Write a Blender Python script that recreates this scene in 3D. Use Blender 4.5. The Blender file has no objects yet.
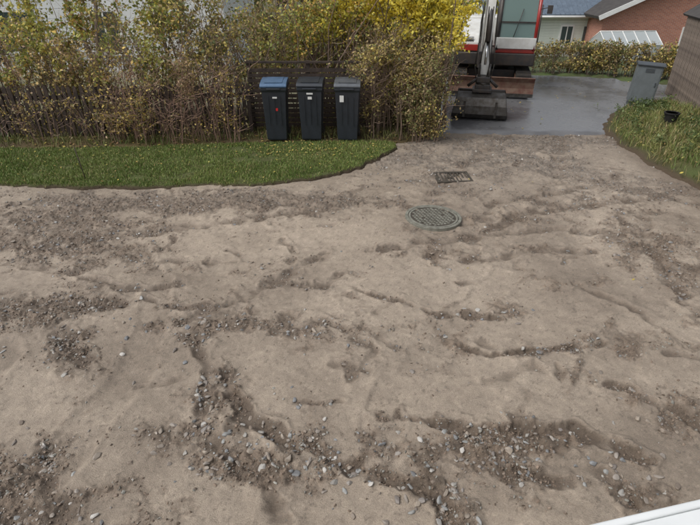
import bpy, bmesh, math, numpy as np
from mathutils import Vector, Matrix, Euler
R=np.random.RandomState(7)
SC=bpy.context.scene
# ---------------------------------------------------------------- helpers
def mk(name,V,faces,mats,midx=None,col=None,smooth=False,parent=None,attrs=None):
    me=bpy.data.meshes.new(name)
    V=np.asarray(V,dtype=np.float32)
    faces=[np.asarray(f,dtype=np.int32) for f in faces if len(f)]
    me.vertices.add(len(V)); me.vertices.foreach_set("co",V.ravel())
    loops=np.concatenate([f.ravel() for f in faces])
    tot=np.concatenate([np.full(len(f),f.shape[1],dtype=np.int32) for f in faces])
    st=np.concatenate([[0],np.cumsum(tot)[:-1]]).astype(np.int32)
    me.loops.add(len(loops)); me.loops.foreach_set("vertex_index",loops)
    me.polygons.add(len(tot)); me.polygons.foreach_set("loop_start",st)
    try: me.polygons.foreach_set("loop_total",tot)
    except Exception: pass
    for m in mats: me.materials.append(m)
    if midx is not None: me.polygons.foreach_set("material_index",np.asarray(midx,dtype=np.int32))
    me.polygons.foreach_set("use_smooth",np.full(len(tot),smooth,dtype=bool))
    me.update(calc_edges=True)
    if col is not None:
        a=me.color_attributes.new("Col",'FLOAT_COLOR','POINT')
        c=np.ones((len(V),4),dtype=np.float32); c[:,:3]=col
        a.data.foreach_set("color",c.ravel())
    me.validate()
    ob=bpy.data.objects.new(name,me); SC.collection.objects.link(ob)
    if parent: ob.parent=parent
    return ob
def empty(name,loc=(0,0,0),rz=0):
    e=bpy.data.objects.new(name,None); SC.collection.objects.link(e)
    e.location=loc; e.rotation_euler=(0,0,rz); e.empty_display_size=.2
    return e
def finish(bm,name,mat,parent,loc=(0,0,0),rot=(0,0,0),bevel=0,smooth=False,seg=2):
    me=bpy.data.meshes.new(name); bm.normal_update(); bm.to_mesh(me); bm.free()
    me.materials.append(mat)
    ob=bpy.data.objects.new(name,me); SC.collection.objects.link(ob)
    ob.location=loc; ob.rotation_euler=rot
    if parent: ob.parent=parent
    if bevel>0:
        m=ob.modifiers.new("b",'BEVEL'); m.width=bevel; m.segments=seg; m.limit_method='ANGLE'
        smooth=True
    if smooth:
        for p in me.polygons: p.use_smooth=True
        m=ob.modifiers.new("wn",'WEIGHTED_NORMAL') if bevel>0 else None
    return ob
def box(name,size,loc,mat,parent=None,rot=(0,0,0),bevel=0,taper=None):
    bm=bmesh.new(); bmesh.ops.create_cube(bm,size=1)
    for v in bm.verts:
        v.co.x*=size[0]; v.co.y*=size[1]; v.co.z*=size[2]
        if taper and v.co.z<0: v.co.x*=taper[0]; v.co.y*=taper[1]
    return finish(bm,name,mat,parent,loc,rot,bevel)
def cyl(name,r,h,loc,mat,parent=None,rot=(0,0,0),n=24,r2=None,bevel=0):
    bm=bmesh.new(); bmesh.ops.create_cone(bm,cap_ends=True,segments=n,radius1=r,radius2=r if r2 is None else r2,depth=h)
    ob=finish(bm,name,mat,parent,loc,rot,bevel)
    for p in ob.data.polygons:
        if len(p.vertices)==4: p.use_smooth=True
    return ob
def prism(name,prof,x0,x1,mat,parent=None,loc=(0,0,0),rot=(0,0,0),bevel=0):
    """profile in (y,z) extruded along x"""
    bm=bmesh.new()
    a=[bm.verts.new((x0,p[0],p[1])) for p in prof]; b=[bm.verts.new((x1,p[0],p[1])) for p in prof]
    n=len(prof); bm.faces.new(a); bm.faces.new(b[::-1])
    for i in range(n): bm.faces.new((a[(i+1)%n],a[i],b[i],b[(i+1)%n]))
    bmesh.ops.recalc_face_normals(bm,faces=bm.faces)
    return finish(bm,name,mat,parent,loc,rot,bevel)
def rod(name,p,q,r,mat,parent=None,n=12):
    p=Vector(p);q=Vector(q);d=q-p
    ob=cyl(name,r,d.length,(p+q)/2,mat,parent,n=n)
    ob.rotation_mode='QUATERNION'; ob.rotation_quaternion=d.to_track_quat('Z','Y')
    return ob
# noise
TAB=np.random.RandomState(3).rand(256,256)
def vn(x,y,s=0):
    xi=np.floor(x).astype(int); yi=np.floor(y).astype(int); fx=x-xi; fy=y-yi
    fx=fx*fx*(3-2*fx); fy=fy*fy*(3-2*fy)
    g=lambda a,b:TAB[(a+s*37)%256,(b+s*91)%256]
    return (g(xi,yi)*(1-fx)+g(xi+1,yi)*fx)*(1-fy)+(g(xi,yi+1)*(1-fx)+g(xi+1,yi+1)*fx)*fy
def fbm(x,y,f,o=4,s=0,gain=.5):
    r=0;a=1;t=0
    for i in range(o):
        c,sn=math.cos(.6*i),math.sin(.6*i)
        r=r+a*(vn((x*c-y*sn)*f+17.3*i,(x*sn+y*c)*f+9.1*i,s+i)-.5); t+=a; a*=gain; f*=2.03
    return r/t*2   # about -1..1
def sst(a,b,x):
    t=np.clip((x-a)/(b-a),0,1); return t*t*(3-2*t)
def pdist(x,y,pl,closed=False):
    d=np.full(x.shape,1e9)
    P=list(pl)+([pl[0]] if closed else [])
    for (ax,ay),(bx,by) in zip(P[:-1],P[1:]):
        dx,dy=bx-ax,by-ay; L=dx*dx+dy*dy+1e-12
        t=np.clip(((x-ax)*dx+(y-ay)*dy)/L,0,1)
        q=np.hypot(x-ax-t*dx,y-ay-t*dy); d=np.minimum(d,q)
    return d
def sdist(x,y,poly):
    d=pdist(x,y,poly,True); ins=np.zeros(x.shape,bool); n=len(poly)
    for i in range(n):
        x1,y1=poly[i];x2,y2=poly[(i+1)%n]
        c=((y1>y)!=(y2>y)); xx=(x2-x1)*(y-y1)/((y2-y1) if y2!=y1 else 1e-9)+x1
        ins^=(c&(x<xx))
    return np.where(ins,d,-d)
def gz(x,y):
    y=np.asarray(y,float)
    t=np.clip(y-16.5,0,60); 
    return -0.12*np.minimum(np.where(t<1,t*t/2,t-.5),22)
# ---------------------------------------------------------------- materials
def nodes(name):
    m=bpy.data.materials.new(name); m.use_nodes=True; nt=m.node_tree
    return m,nt,nt.nodes["Principled BSDF"]
def mat(name,c1,c2=None,rough=.6,scale=8,metal=0,bump=0,bscale=None,detail=4,contrast=(.35,.65),coat=0,rr=None):
    m,nt,b=nodes(name); N=nt.nodes;L=nt.links
    b.inputs["Roughness"].default_value=rough; b.inputs["Metallic"].default_value=metal
    if coat: b.inputs["Coat Weight"].default_value=coat; b.inputs["Coat Roughness"].default_value=.15
    tc=N.new("ShaderNodeTexCoord")
    n=N.new("ShaderNodeTexNoise"); n.inputs["Scale"].default_value=scale; n.inputs["Detail"].default_value=detail; n.inputs["Roughness"].default_value=.65
    L.new(tc.outputs["Object"],n.inputs["Vector"])
    r=N.new("ShaderNodeValToRGB"); r.color_ramp.elements[0].position=contrast[0]; r.color_ramp.elements[1].position=contrast[1]
    c2=c2 or tuple(x*.8 for x in c1)
    r.color_ramp.elements[0].color=(*c2,1); r.color_ramp.elements[1].color=(*c1,1)
    L.new(n.outputs["Fac"],r.inputs["Fac"]); L.new(r.outputs["Color"],b.inputs["Base Color"])
    if rr:
        mr=N.new("ShaderNodeMapRange"); mr.inputs[1].default_value=.38; mr.inputs[2].default_value=.62; mr.inputs[3].default_value=rr[0]; mr.inputs[4].default_value=rr[1]
        L.new(n.outputs["Fac"],mr.inputs[0]); L.new(mr.outputs[0],b.inputs["Roughness"])
    if bump:
        n2=N.new("ShaderNodeTexNoise"); n2.inputs["Scale"].default_value=bscale or scale*4; n2.inputs["Detail"].default_value=3
        L.new(tc.outputs["Object"],n2.inputs["Vector"])
        bp=N.new("ShaderNodeBump"); bp.inputs["Strength"].default_value=bump; bp.inputs["Distance"].default_value=.01
        L.new(n2.outputs["Fac"],bp.inputs["Height"]); L.new(bp.outputs["Normal"],b.inputs["Normal"])
    return m
def vcmat(name,rough=.7,trans=0,bump=0,bscale=60,spec=.4,noise=0):
    m,nt,b=nodes(name); N=nt.nodes;L=nt.links
    b.inputs["Roughness"].default_value=rough; b.inputs["Specular IOR Level"].default_value=spec
    a=N.new("ShaderNodeAttribute"); a.attribute_name="Col"; src=a.outputs["Color"]
    tc=N.new("ShaderNodeTexCoord")
    if noise:
        n=N.new("ShaderNodeTexNoise"); n.inputs["Scale"].default_value=bscale*.7; n.inputs["Detail"].default_value=4; n.inputs["Roughness"].default_value=.75
        L.new(tc.outputs["Object"],n.inputs["Vector"])
        mr=N.new("ShaderNodeMapRange"); mr.inputs[1].default_value=.25; mr.inputs[2].default_value=.75
        mr.inputs[3].default_value=1-noise; mr.inputs[4].default_value=1+noise; L.new(n.outputs["Fac"],mr.inputs[0])
        mx=N.new("ShaderNodeVectorMath"); mx.operation='SCALE'; L.new(src,mx.inputs[0]); L.new(mr.outputs[0],mx.inputs["Scale"]); src=mx.outputs[0]
    L.new(src,b.inputs["Base Color"])
    if trans:
        t=N.new("ShaderNodeBsdfTranslucent"); L.new(src,t.inputs["Color"])
        ms=N.new("ShaderNodeMixShader"); ms.inputs[0].default_value=trans
        L.new(b.outputs[0],ms.inputs[1]); L.new(t.outputs[0],ms.inputs[2]); L.new(ms.outputs[0],N["Material Output"].inputs["Surface"])
    if bump:
        n2=N.new("ShaderNodeTexNoise"); n2.inputs["Scale"].default_value=bscale; n2.inputs["Detail"].default_value=4; n2.inputs["Roughness"].default_value=.7
        L.new(tc.outputs["Object"],n2.inputs["Vector"])
        bp=N.new("ShaderNodeBump"); bp.inputs["Strength"].default_value=bump; bp.inputs["Distance"].default_value=.01
        L.new(n2.outputs["Fac"],bp.inputs["Height"]); L.new(bp.outputs["Normal"],b.inputs["Normal"])
    return m
M_dirt=vcmat("dirt",.52,0,1.,120,.45,.28)
M_stone=vcmat("stone",.5,0,.3,50,.5,.2)
M_leaf=vcmat("leaf",.5,.25)
M_bark=vcmat("bark",.9)
M_blade=vcmat("grass_blade",.5,0)
M_soil=vcmat("soil",.95,0,.8,40,.2,.3)
M_asph=mat("asphalt",(.20,.20,.205),(.115,.115,.12),.42,.8,bump=.12,bscale=140,contrast=(.35,.65),rr=(.10,.38))
M_grassg=mat("grass_ground",(.08,.12,.035),(.06,.06,.025),.9,3,bump=.6,bscale=60)
M_far=mat("ground",(.08,.10,.04),(.10,.08,.05),.95,.3)
M_fence=mat("fence_wood",(.065,.045,.034),(.028,.02,.016),.85,9,bump=.4)
M_shed=mat("weathered_wood",(.25,.20,.16),(.11,.085,.07),.85,7,bump=.4)
M_bin=mat("bin_plastic",(.034,.040,.050),(.025,.029,.036),.36,5,bump=.08)
M_binblue=mat("bin_lid_blue",(.085,.15,.26),(.065,.12,.20),.3,5)
M_bingrey=mat("bin_lid_grey",(.12,.13,.145),(.08,.09,.10),.3,5)
M_rub=mat("rubber",(.02,.02,.02),(.05,.04,.03),.85,12,bump=.3)
M_lab=mat("label",(.8,.8,.78),(.7,.7,.67),.5,9)
M_red=mat("sticker_red",(.65,.03,.03),None,.5,9)
M_redp=mat("red_paint",(.42,.028,.022),(.28,.03,.022),.35,5,coat=.4)
M_white=mat("white_paint",(.76,.76,.74),(.60,.59,.55),.4,4,coat=.3)
M_dark=mat("dark_paint",(.035,.035,.038),(.07,.055,.045),.45,6)
M_steel=mat("worn_steel",(.12,.115,.11),(.06,.05,.04),.4,9,metal=.5)
M_mudst=mat("muddy_steel",(.20,.13,.09),(.13,.05,.035),.7,6,bump=.3)
M_chrome=mat("cylinder_rod",(.6,.6,.6),None,.2,5,metal=1)
M_iron=mat("cast_iron",(.25,.245,.205),(.13,.125,.10),.6,14,metal=.1,bump=.3,contrast=(.3,.6))
M_irond=mat("cast_iron_dark",(.095,.083,.066),(.055,.045,.036),.65,14,metal=.2,bump=.3)
M_black=mat("black",(.012,.011,.01),None,.9,5)
M_cab=mat("cabinet_grey",(.15,.17,.18),(.12,.135,.14),.5,5)
M_cabd=mat("cabinet_dark",(.07,.08,.09),None,.5,5)
M_trim=mat("white_trim",(.8,.8,.78),(.72,.72,.7),.5,3)
M_roofb=mat("roof_tile_blue",(.14,.18,.23),(.10,.13,.17),.6,4)
M_roofd=mat("roof_felt",(.07,.065,.06),(.045,.04,.04),.9,4)
M_wside=mat("pale_siding",(.72,.76,.70),(.64,.68,.62),.7,2)
M_whiteh=mat("white_siding",(.78,.80,.82),(.72,.74,.76),.7,2)
M_vinyl=mat("painted_metal",(.78,.80,.80),(.70,.72,.72),.4,3)
def glass(name,c,rough=.05,alpha=1.):
    m,nt,b=nodes(name); b.inputs["Base Color"].default_value=(*c,1); b.inputs["Roughness"].default_value=rough
    b.inputs["Specular IOR Level"].default_value=1.; b.inputs["Alpha"].default_value=alpha; return m
M_glass=glass("window_glass",(.05,.07,.07)); M_cglass=glass("cab_glass",(.20,.30,.28),.04,.7); M_ghg=glass("greenhouse_glass",(.5,.55,.56),.2,.7)
def brickmat():
    m,nt,b=nodes("brick"); N=nt.nodes;L=nt.links
    tc=N.new("ShaderNodeTexCoord"); sp=N.new("ShaderNodeSeparateXYZ"); cb=N.new("ShaderNodeCombineXYZ")
    ad=N.new("ShaderNodeMath"); L.new(tc.outputs["Object"],sp.inputs[0]); L.new(sp.outputs["X"],ad.inputs[0]); L.new(sp.outputs["Y"],ad.inputs[1])
    L.new(ad.outputs[0],cb.inputs[0]); L.new(sp.outputs["Z"],cb.inputs[1])
    br=N.new("ShaderNodeTexBrick"); br.inputs["Scale"].default_value=1; br.inputs["Brick Width"].default_value=.25; br.inputs["Row Height"].default_value=.075
    br.inputs["Mortar Size"].default_value=.008; br.inputs["Color1"].default_value=(.48,.19,.12,1); br.inputs["Color2"].default_value=(.36,.13,.085,1); br.inputs["Mortar"].default_value=(.42,.36,.32,1)
    L.new(cb.outputs[0],br.inputs["Vector"]); L.new(br.outputs["Color"],b.inputs["Base Color"]); b.inputs["Roughness"].default_value=.85
    return m
M_brick=brickmat()
# ---------------------------------------------------------------- ground dirt
LINES=[ # pts, half-width, depth, dark
 ([(-1.70,4.16),(-1.21,4.6),(-.71,5.12),(-.38,5.6)],.055,.020,.8),
 ([(.02,4.84),(.28,4.66),(.54,4.57),(.94,4.33),(1.56,4.28)],.032,.024,1.2),
 ([(1.11,3.83),(1.35,3.72),(1.61,3.73),(2.0,3.77),(2.5,3.87)],.032,.022,1.2),
 ([(-1.13,3.4),(-1.02,3.2),(-.87,3.01),(-.47,2.72),(-.07,2.50),(.36,2.36),(.62,2.2),(.7,2.0)],.055,.032,1.2),
 ([(.24,2.93),(.72,2.85),(1.18,2.76),(1.66,2.8),(1.94,2.7),(2.2,2.5)],.05,.03,1.2),
 ([(-2.19,4.6),(-1.81,4.42),(-1.5,4.42)],.04,.018,.9),
 ([(-.41,4.24),(-.1,4.08),(.24,3.8),(.14,3.5)],.04,.016,.7),
 ([(-1.58,2.4),(-1.45,2.25),(-1.29,2.1)],.035,.014,.8),
 ([(-2.3,2.6),(-2.1,2.3),(-1.85,1.95)],.05,.016,.8),
 ([(-1.5,3.9),(-1.32,3.5),(-1.23,3.12),(-1.2,2.85),(-1.0,2.6)],.05,.02,.9),
 ([(-2.95,4.1),(-2.7,3.85),(-2.44,3.56)],.07,.025,.9),
 ([(1.56,2.5),(1.8,2.35),(2.0,2.2)],.05,.016,.7),
 ([(5.0,7.5),(3.8,7.15),(2.45,6.78),(1.6,6.0)],.08,.025,.8),
 ([(4.6,8.3),(3.4,7.6),(2.2,7.2),(1.9,6.6)],.07,.02,.7),
 ([(1.24,7.4),(1.8,8.4),(2.7,9.8),(3.3,10.8)],.12,.018,.5),
 ([(3.0,7.2),(3.6,8.4),(4.1,9.8),(4.5,10.8)],.12,.018,.5),
 ([(4.2,6.6),(3.8,5.7),(3.7,4.6),(3.9,3.9)],.08,.024,.8),
 ([(-.3,7.0),(-1.2,6.7),(-2.4,6.3),(-3.6,6.0)],.08,.018,.7),
 ([(-3.9,5.3),(-3.1,5.1),(-2.5,4.8),(-1.9,4.9)],.05,.02,.8),
 ([(1.0,5.55),(1.7,5.5),(2.4,5.75),(3.1,5.7)],.06,.018,.7),
 ([(.4,5.7),(.9,5.9),(1.5,6.05)],.05,.017,.7),
 ([(-.9,6.0),(-.7,5.6),(-.75,5.35)],.04,.014,.6),
 ([(2.3,3.3),(2.7,3.0),(2.9,2.6)],.05,.02,.8),
 ([(-3.4,4.5),(-2.9,4.45),(-2.4,4.5)],.07,.025,1.),
 ([(-.95,2.6),(-.7,2.45),(-.5,2.2),(-.45,2.0)],.05,.018,.9),
 ([(2.6,4.9),(3.1,4.4),(3.3,3.8)],.045,.016,.7),
 ([(1.9,6.2),(2.9,6.35),(4.0,6.2)],.05,.015,.6),
 ([(.7,2.55),(1.1,2.4),(1.6,2.35)],.05,.02,.9),
]
# broad flattened scrape / tyre bands: pts, half-width, depth, tone
BANDS=[([(5.2,6.9),(3.4,6.4),(1.9,5.2),(.9,4.0),(.3,3.0),(0,1.8)],.17,.014,.22),
 ([(4.6,5.2),(3.3,4.6),(2.2,3.4),(1.5,2.2)],.17,.014,.22),
 ([(-4.2,6.9),(-3.0,5.9),(-2.2,4.9),(-1.9,3.6),(-2.2,2.2)],.18,.014,.25),
 ([(-5.6,5.4),(-4.2,4.6),(-3.2,3.6),(-3.2,2.4)],.18,.014,.25),
 ([(-1.4,7.3),(.2,7.6),(1.6,8.6),(2.9,10.9)],.20,.016,.25),
 ([(1.9,7.0),(3.1,7.9),(3.9,9.2),(4.6,10.9)],.20,.016,.25)]
RR=np.random.RandomState(21)
for i in range(120):
    x=RR.uniform(-6,5);y=RR.uniform(2,10.3)
    if abs(x)>1.2+.62*y: continue
    a=RR.choice([.1,-.35,2.2,1.2,.0])+RR.randn()*.35; l=RR.uniform(.05,.26); k=RR.randn()*.6
    p=[(x,y),(x+l*math.cos(a),y+l*math.sin(a)),(x+l*math.cos(a)+l*math.cos(a+k),y+l*math.sin(a)+l*math.sin(a+k))]
    LINES.append((p,RR.uniform(.018,.045),RR.uniform(.007,.015),RR.uniform(.4,.8)))
BLOBS=[(-2.3,7.2,3.6,.50,0,1.0),(-4.3,6.4,1.6,.8,0,.85),(-3.2,5.5,1.5,.45,-.15,.75),(-3.1,4.45,1.1,.24,.05,.95),(-1.02,4.16,.8,.19,.1,.97),(-1.95,4.05,.3,.16,0,.85),
(-.05,4.0,.35,.28,-.4,.65),(.9,4.05,.5,.25,0,.4),(1.2,2.66,.95,.2,-.05,1.),(-.75,2.52,.7,.2,-.3,.95),(-1.3,2.75,.3,.18,0,.8),(2.5,9.1,2.4,1.1,0,.85),(3.6,10.3,2.2,.6,0,.9),
(1.15,5.75,.7,.2,.1,.65),(4.6,7.8,1.3,.7,-.6,.8),(4.0,5.8,.7,1.0,0,.7),(2.8,3.85,.5,.2,0,.7),(-2.2,2.45,.4,.35,.7,.7),(2.7,3.1,.35,.4,0,.7),(1.7,4.42,.25,.12,0,.8),
(.6,2.25,.35,.18,0,.85),(-1.15,3.05,.18,.33,0,.8),(-.4,7.0,.9,.35,0,.7),(-4.5,3.8,1.2,.5,0,.65),(-2.7,3.8,.35,.2,-.8,.75),(1.9,2.3,.5,.17,0,.7),(-.3,5.5,.35,.15,.8,.5),
(2.2,6.6,1.1,.28,0,.6),(3.0,5.0,.7,.15,.2,.5),(1.2,6.65,.62,.5,0,.65),(1.75,8.3,.7,.45,0,.75),(-6,6,1.5,1.2,0,.7),(5,3.6,1.5,.6,0,.65),(-1.8,2.1,1.0,.25,0,.55),(3.6,7.0,1.4,.35,-.1,.65),(1.6,7.4,.8,.35,.3,.6)]
def dirt_fields(x,y):
    wx=x+.26*fbm(x,y,1.7,4,5,.6); wy=y+.20*fbm(x,y,1.9,4,9,.6)
    m=np.zeros(x.shape)
    for cx,cy,rx,ry,a,s in BLOBS:
        dx=wx-cx;dy=wy-cy;c,sn=math.cos(a),math.sin(a)
        q=((dx*c+dy*sn)/rx)**2+((-dx*sn+dy*c)/ry)**2
        m=np.maximum(m,s*np.exp(-q*.75))
    line=np.zeros(x.shape); lh=np.zeros(x.shape); band=np.zeros(x.shape)
    jx=x+.06*fbm(x,y,5,4,30); jy=y+.06*fbm(x,y,5,4,33)
    wob=fbm(x,y,7,3,31); wob2=fbm(x,y,1.6,3,35)
    for pl,w,d,k in LINES:
        xs=[p[0] for p in pl]; ys=[p[1] for p in pl]
        sel=(x>min(xs)-.4)&(x<max(xs)+.4)&(y>min(ys)-.4)&(y<max(ys)+.4)
        if not sel.any(): continue
        ww=wob[sel]
        q=pdist(jx[sel],jy[sel],pl)/(w*np.clip(1+1.3*ww,.4,2.2))
        amp=np.clip(.8+1.4*ww,.15,1.3)
        lh[sel]+=amp*(-d*np.exp(-q*q*q)+d*.6*np.exp(-((q-1.8)**2)*2))
        line[sel]=np.maximum(line[sel],np.minimum(1,k*np.exp(-(q*.8)**4)*amp))
        m[sel]=np.maximum(m[sel],.52*k*np.exp(-(q/2.6)**2))
    for pl,w,d,k in BANDS:
        q=pdist(wx*.5+x*.5,wy*.5+y*.5,pl)/w; g=np.clip(.55+1.5*wob2,0,1)
        lh+=g*(-d*sst(1.15,.8,q)+d*.7*np.exp(-((q-1.2)*5)**2)); band=np.maximum(band,k*g*sst(1.3,.7,q))
        m=np.maximum(m,.42*g*np.exp(-((q-1.15)*4)**2))
    nn=fbm(x,y,3.8,6,11,.72)
    bg=fbm(x*.55+y*.25,y*1.5,2.3,6,14,.7)
    mud=sst(.30,.86,m*1.05+nn*.95)+.6*sst(.22,.65,bg)
    mud=np.clip(mud,0,1)
    n1=fbm(x,y,11,4,40,.65); n2=fbm(x,y,30,2,44,.6); n3=np.abs(fbm(x,y,17,2,47,.7))
    s1=np.abs(fbm(x*.8+.3*y,y*1.3,2.4,4,62,.55))
    sc=sst(.035,.008,s1)*sst(.12,.4,fbm(x,y,1.3,3,64))*.6
    z=.035*fbm(x,y,.5,3,50)+.017*fbm(x,y,2,3,52)+lh+.006*n1*(1-mud)+.0015*n2-.005*sc
    z+=mud*(.030*(np.abs(n1)*1.6-.25)+.010*n2+.022*(n3-.2))
    z+=.009*np.abs(fbm(x*.7+y*.7,(y-x)*.4,6,4,60,.6))
    return z,mud,np.clip(line,0,1),n1,n2,sc,band
NR,NC=820,960
yy=np.exp(np.linspace(math.log(.4+1.2),math.log(11.35+1.2),NR))-1.2
ss=np.linspace(-1,1,NC)
Y,S=np.meshgrid(yy,ss,indexing='ij'); X=S*(3.4+.54*(Y-.4))
Z,mud,line,n1,n2,sc,band=dirt_fields(X,Y)
Z=Z-.04*sst(10.3,10.9,Y)
sand=np.array([.425,.350,.275]); sand2=np.array([.275,.222,.172]); dark=np.array([.132,.098,.071]); grey=np.array([.190,.163,.136])
big=np.clip(.42+1.35*fbm(X,Y,.8,6,70,.65)+band,0,1)[...,None]; fine=fbm(X,Y,14,5,77,.75)[...,None]
col=sand*(1-big)+sand2*big
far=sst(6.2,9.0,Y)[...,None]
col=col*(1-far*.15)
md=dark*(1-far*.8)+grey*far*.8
hi=np.clip(n1*1.2+.5,0,1)[...,None]; md=md*(.7+.85*hi)  # mud lightness follows the relief noise, shading painted into the colour
mm=np.clip(mud*.97+fine[...,0]*.7*sst(0,.3,mud)*(1-mud),0,1)[...,None]*.84
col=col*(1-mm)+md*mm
ll=np.clip(np.maximum(line*.85,sc*.4),0,.85)[...,None]; col=col*(1-ll)+dark*.9*ll
spk=sst(.30,.55,fbm(X,Y,30,3,81,.8))[...,None]; col=col*(1-.35*spk)
spl=sst(.35,.6,fbm(X,Y,26,3,87,.8))[...,None]; col=col*(1+.22*spl)
col=col*(1+.26*fine)
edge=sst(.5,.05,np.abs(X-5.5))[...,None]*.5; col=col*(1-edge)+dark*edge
idx=np.arange(NR*NC).reshape(NR,NC)
F=np.stack([idx[:-1,:-1],idx[:-1,1:],idx[1:,1:],idx[1:,:-1]],-1).reshape(-1,4)
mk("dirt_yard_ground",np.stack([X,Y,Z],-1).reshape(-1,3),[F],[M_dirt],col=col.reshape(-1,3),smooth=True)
def dz(x,y): return dirt_fields(np.asarray(x,float),np.asarray(y,float))
def sheet(name,x0,x1,y0,y1,st,hf,m,colf=None):
    xs=np.arange(x0,x1+st/2,st);ys=np.arange(y0,y1+st/2,st)
    X,Y=np.meshgrid(xs,ys); Z=hf(X,Y); n,mm_=X.shape
    idx=np.arange(n*mm_).reshape(n,mm_)
    F=np.stack([idx[:-1,:-1],idx[:-1,1:],idx[1:,1:],idx[1:,:-1]],-1).reshape(-1,4)
    return mk(name,np.stack([X,Y,Z],-1).reshape(-1,3),[F],[m],smooth=True,col=None if colf is None else colf(X,Y).reshape(-1,3))
bx=np.concatenate([np.linspace(-400,-45,12),np.arange(-40,41,1.),np.linspace(45,400,12)])
by=np.concatenate([np.linspace(-60,-10,6),np.arange(-9,60,1.),np.linspace(64,500,14)])
BX,BY=np.meshgrid(bx,by); BZ=gz(BX,BY)-.22
idx=np.arange(BX.size).reshape(BX.shape)
mk("ground",np.stack([BX,BY,BZ],-1).reshape(-1,3),[np.stack([idx[:-1,:-1],idx[:-1,1:],idx[1:,1:],idx[1:,:-1]],-1).reshape(-1,4)],[M_far],smooth=True)
def ah(X,Y): return gz(X,Y)+.012+.01*fbm(X,Y,.6,2,3)-.25*sst(10.98+0*X,10.8,Y+.16*fbm(X,Y,2.2,4,6,.6))
sheet("asphalt_road",1.2,26,10.6,26,.1,ah,M_asph)
LAWN=[(-16,7.6),(-7,7.75),(-5.7,7.78),(-4,7.72),(-2.5,7.8),(-1.6,7.82),(-1,7.95),(-.5,8.15),(-.15,8.35),(.25,8.75),(.6,9.15),(.98,9.75),(.9,10.15),(-2,10.1),(-5,9.75),(-16,9.7)]
def lsd(X,Y): return sdist(X,Y,LAWN)+.10*fbm(X,Y,3,4,8,.6)
def lh_(X,Y):
    sd=lsd(X,Y)
    return -.15+.205*sst(-.07,.07,sd)+.02*fbm(X,Y,.8,2,2)+.02*fbm(X,Y,9,3,3)*sst(.12,.0,np.abs(sd))
def lcol(X,Y):
    sd=lsd(X,Y); t=sst(.03,.10,sd)[...,None]
    n=(.5+.5*fbm(X,Y,6,3,2))[...,None]
    return (1-t)*np.array([.06,.043,.03])+t*(np.array([.085,.11,.035])*(1-n)+n*np.array([.08,.08,.035]))
sheet("lawn",-13,1.3,7.4,10.4,.03,lh_,M_soil,lcol)
BED=[(-20,9.55),(-5,9.6),(-2,9.95),(.9,10.0),(1.25,10.1),(1.6,10.4),(1.95,10.9),(2.15,11.6),(2.2,13),(1.6,15.5),(-3,19.5),(-20,30)]
def bh(X,Y):
    sd=sdist(X,Y,BED)+.08*fbm(X,Y,2.5,3,18); return gz(X,Y)-.15+.23*sst(-.1,.2,sd)+.03*fbm(X,Y,2,3,12)
def bcol(X,Y):
    n=(.5+.5*fbm(X,Y,1.2,4,2))[...,None]; g=sst(12,13.2,Y)[...,None]
    s=np.array([.07,.05,.033])*(1-n)+n*np.array([.12,.095,.04]); return s*(1-g)+g*(np.array([.40,.37,.30])*n+(1-n)*np.array([.20,.22,.10]))
sheet("planting_bed",-20,2.7,9.4,20,.1,bh,M_soil,bcol)
MOUND=[(5.55,3),(5.55,7.8),(5.45,8.6),(5.35,9.9),(5.45,11.2),(5.9,12.0),(6.6,12.9),(7.6,13.7),(9.2,14.3),(14,14.6),(20,14.6),(20,3)]
def msd(X,Y): return sdist(X,Y,MOUND)+.16*fbm(X,Y,2,4,28)
def mh(X,Y):
    sd=msd(X,Y)
    return -.15+.20*sst(-.1,.12,sd)+.32*sst(.1,2.0,sd)+.07*fbm(X,Y,1.5,3,22)*sst(0,.5,sd)
def mcol(X,Y):
    n=(.5+.5*fbm(X,Y,1.7,4,4))[...,None]; sd=msd(X,Y)[...,None]; t=sst(.05,.35,sd)
    return (1-t)*np.array([.08,.058,.04])+t*(np.array([.07,.10,.03])*(1-n)+n*np.array([.10,.08,.04]))
sheet("grass_bank",5.1,13,2.5,15,.07,mh,M_soil,mcol)
VERGE=[(4.2,19.3),(6.6,17.6),(9.4,15.85),(12,14.9),(40,12),(40,60),(-40,60),(-40,30),(-3,21)]
def vh(X,Y):
    sd=sdist(X,Y,VERGE); return gz(X,Y)-.15+.24*sst(-.15,.1,sd)
sheet("far_verge",-40,40,14,60,.5,vh,M_grassg)
# ---------------------------------------------------------------- grass blades
def blades(name,x,y,zf,h,w,c1,c2,tilt=.5,c3=None,f3=.0):
    n=len(x); z=zf(x,y); a=R.rand(n)*2*np.pi; hh=h*(.5+R.rand(n)); dx,dy=np.cos(a),np.sin(a)
    b=R.rand(n)*2*np.pi; tl=tilt*hh*R.rand(n)
    P=np.stack([x,y,z-.005],-1); s=np.stack([dx,dy,0*dx],-1)*(w*(.6+.8*R.rand(n)))[:,None]/2
    mid=P+np.stack([np.cos(b)*tl*.35,np.sin(b)*tl*.35,hh*.6],-1); tip=P+np.stack([np.cos(b)*tl,np.sin(b)*tl,hh],-1)
    V=np.stack([P-s,P+s,mid+s*.7,mid-s*.7,tip],1).reshape(-1,3)
    i=np.arange(n)*5; q=np.stack([i,i+1,i+2,i+3],-1); t=np.stack([i+3,i+2,i+4],-1)
    m=np.clip(.5+1.1*fbm(x,y,1.3,5,5,.6)+.25*R.randn(n),0,1)[:,None]; c=np.array(c1)*(1-m)+np.array(c2)*m
    if c3: k=(R.rand(n)<f3)[:,None]; c=np.where(k,np.array(c3),c)
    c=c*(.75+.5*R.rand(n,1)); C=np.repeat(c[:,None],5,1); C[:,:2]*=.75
    return mk(name,V,[q,t],[M_blade],col=C.reshape(-1,3))
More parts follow.
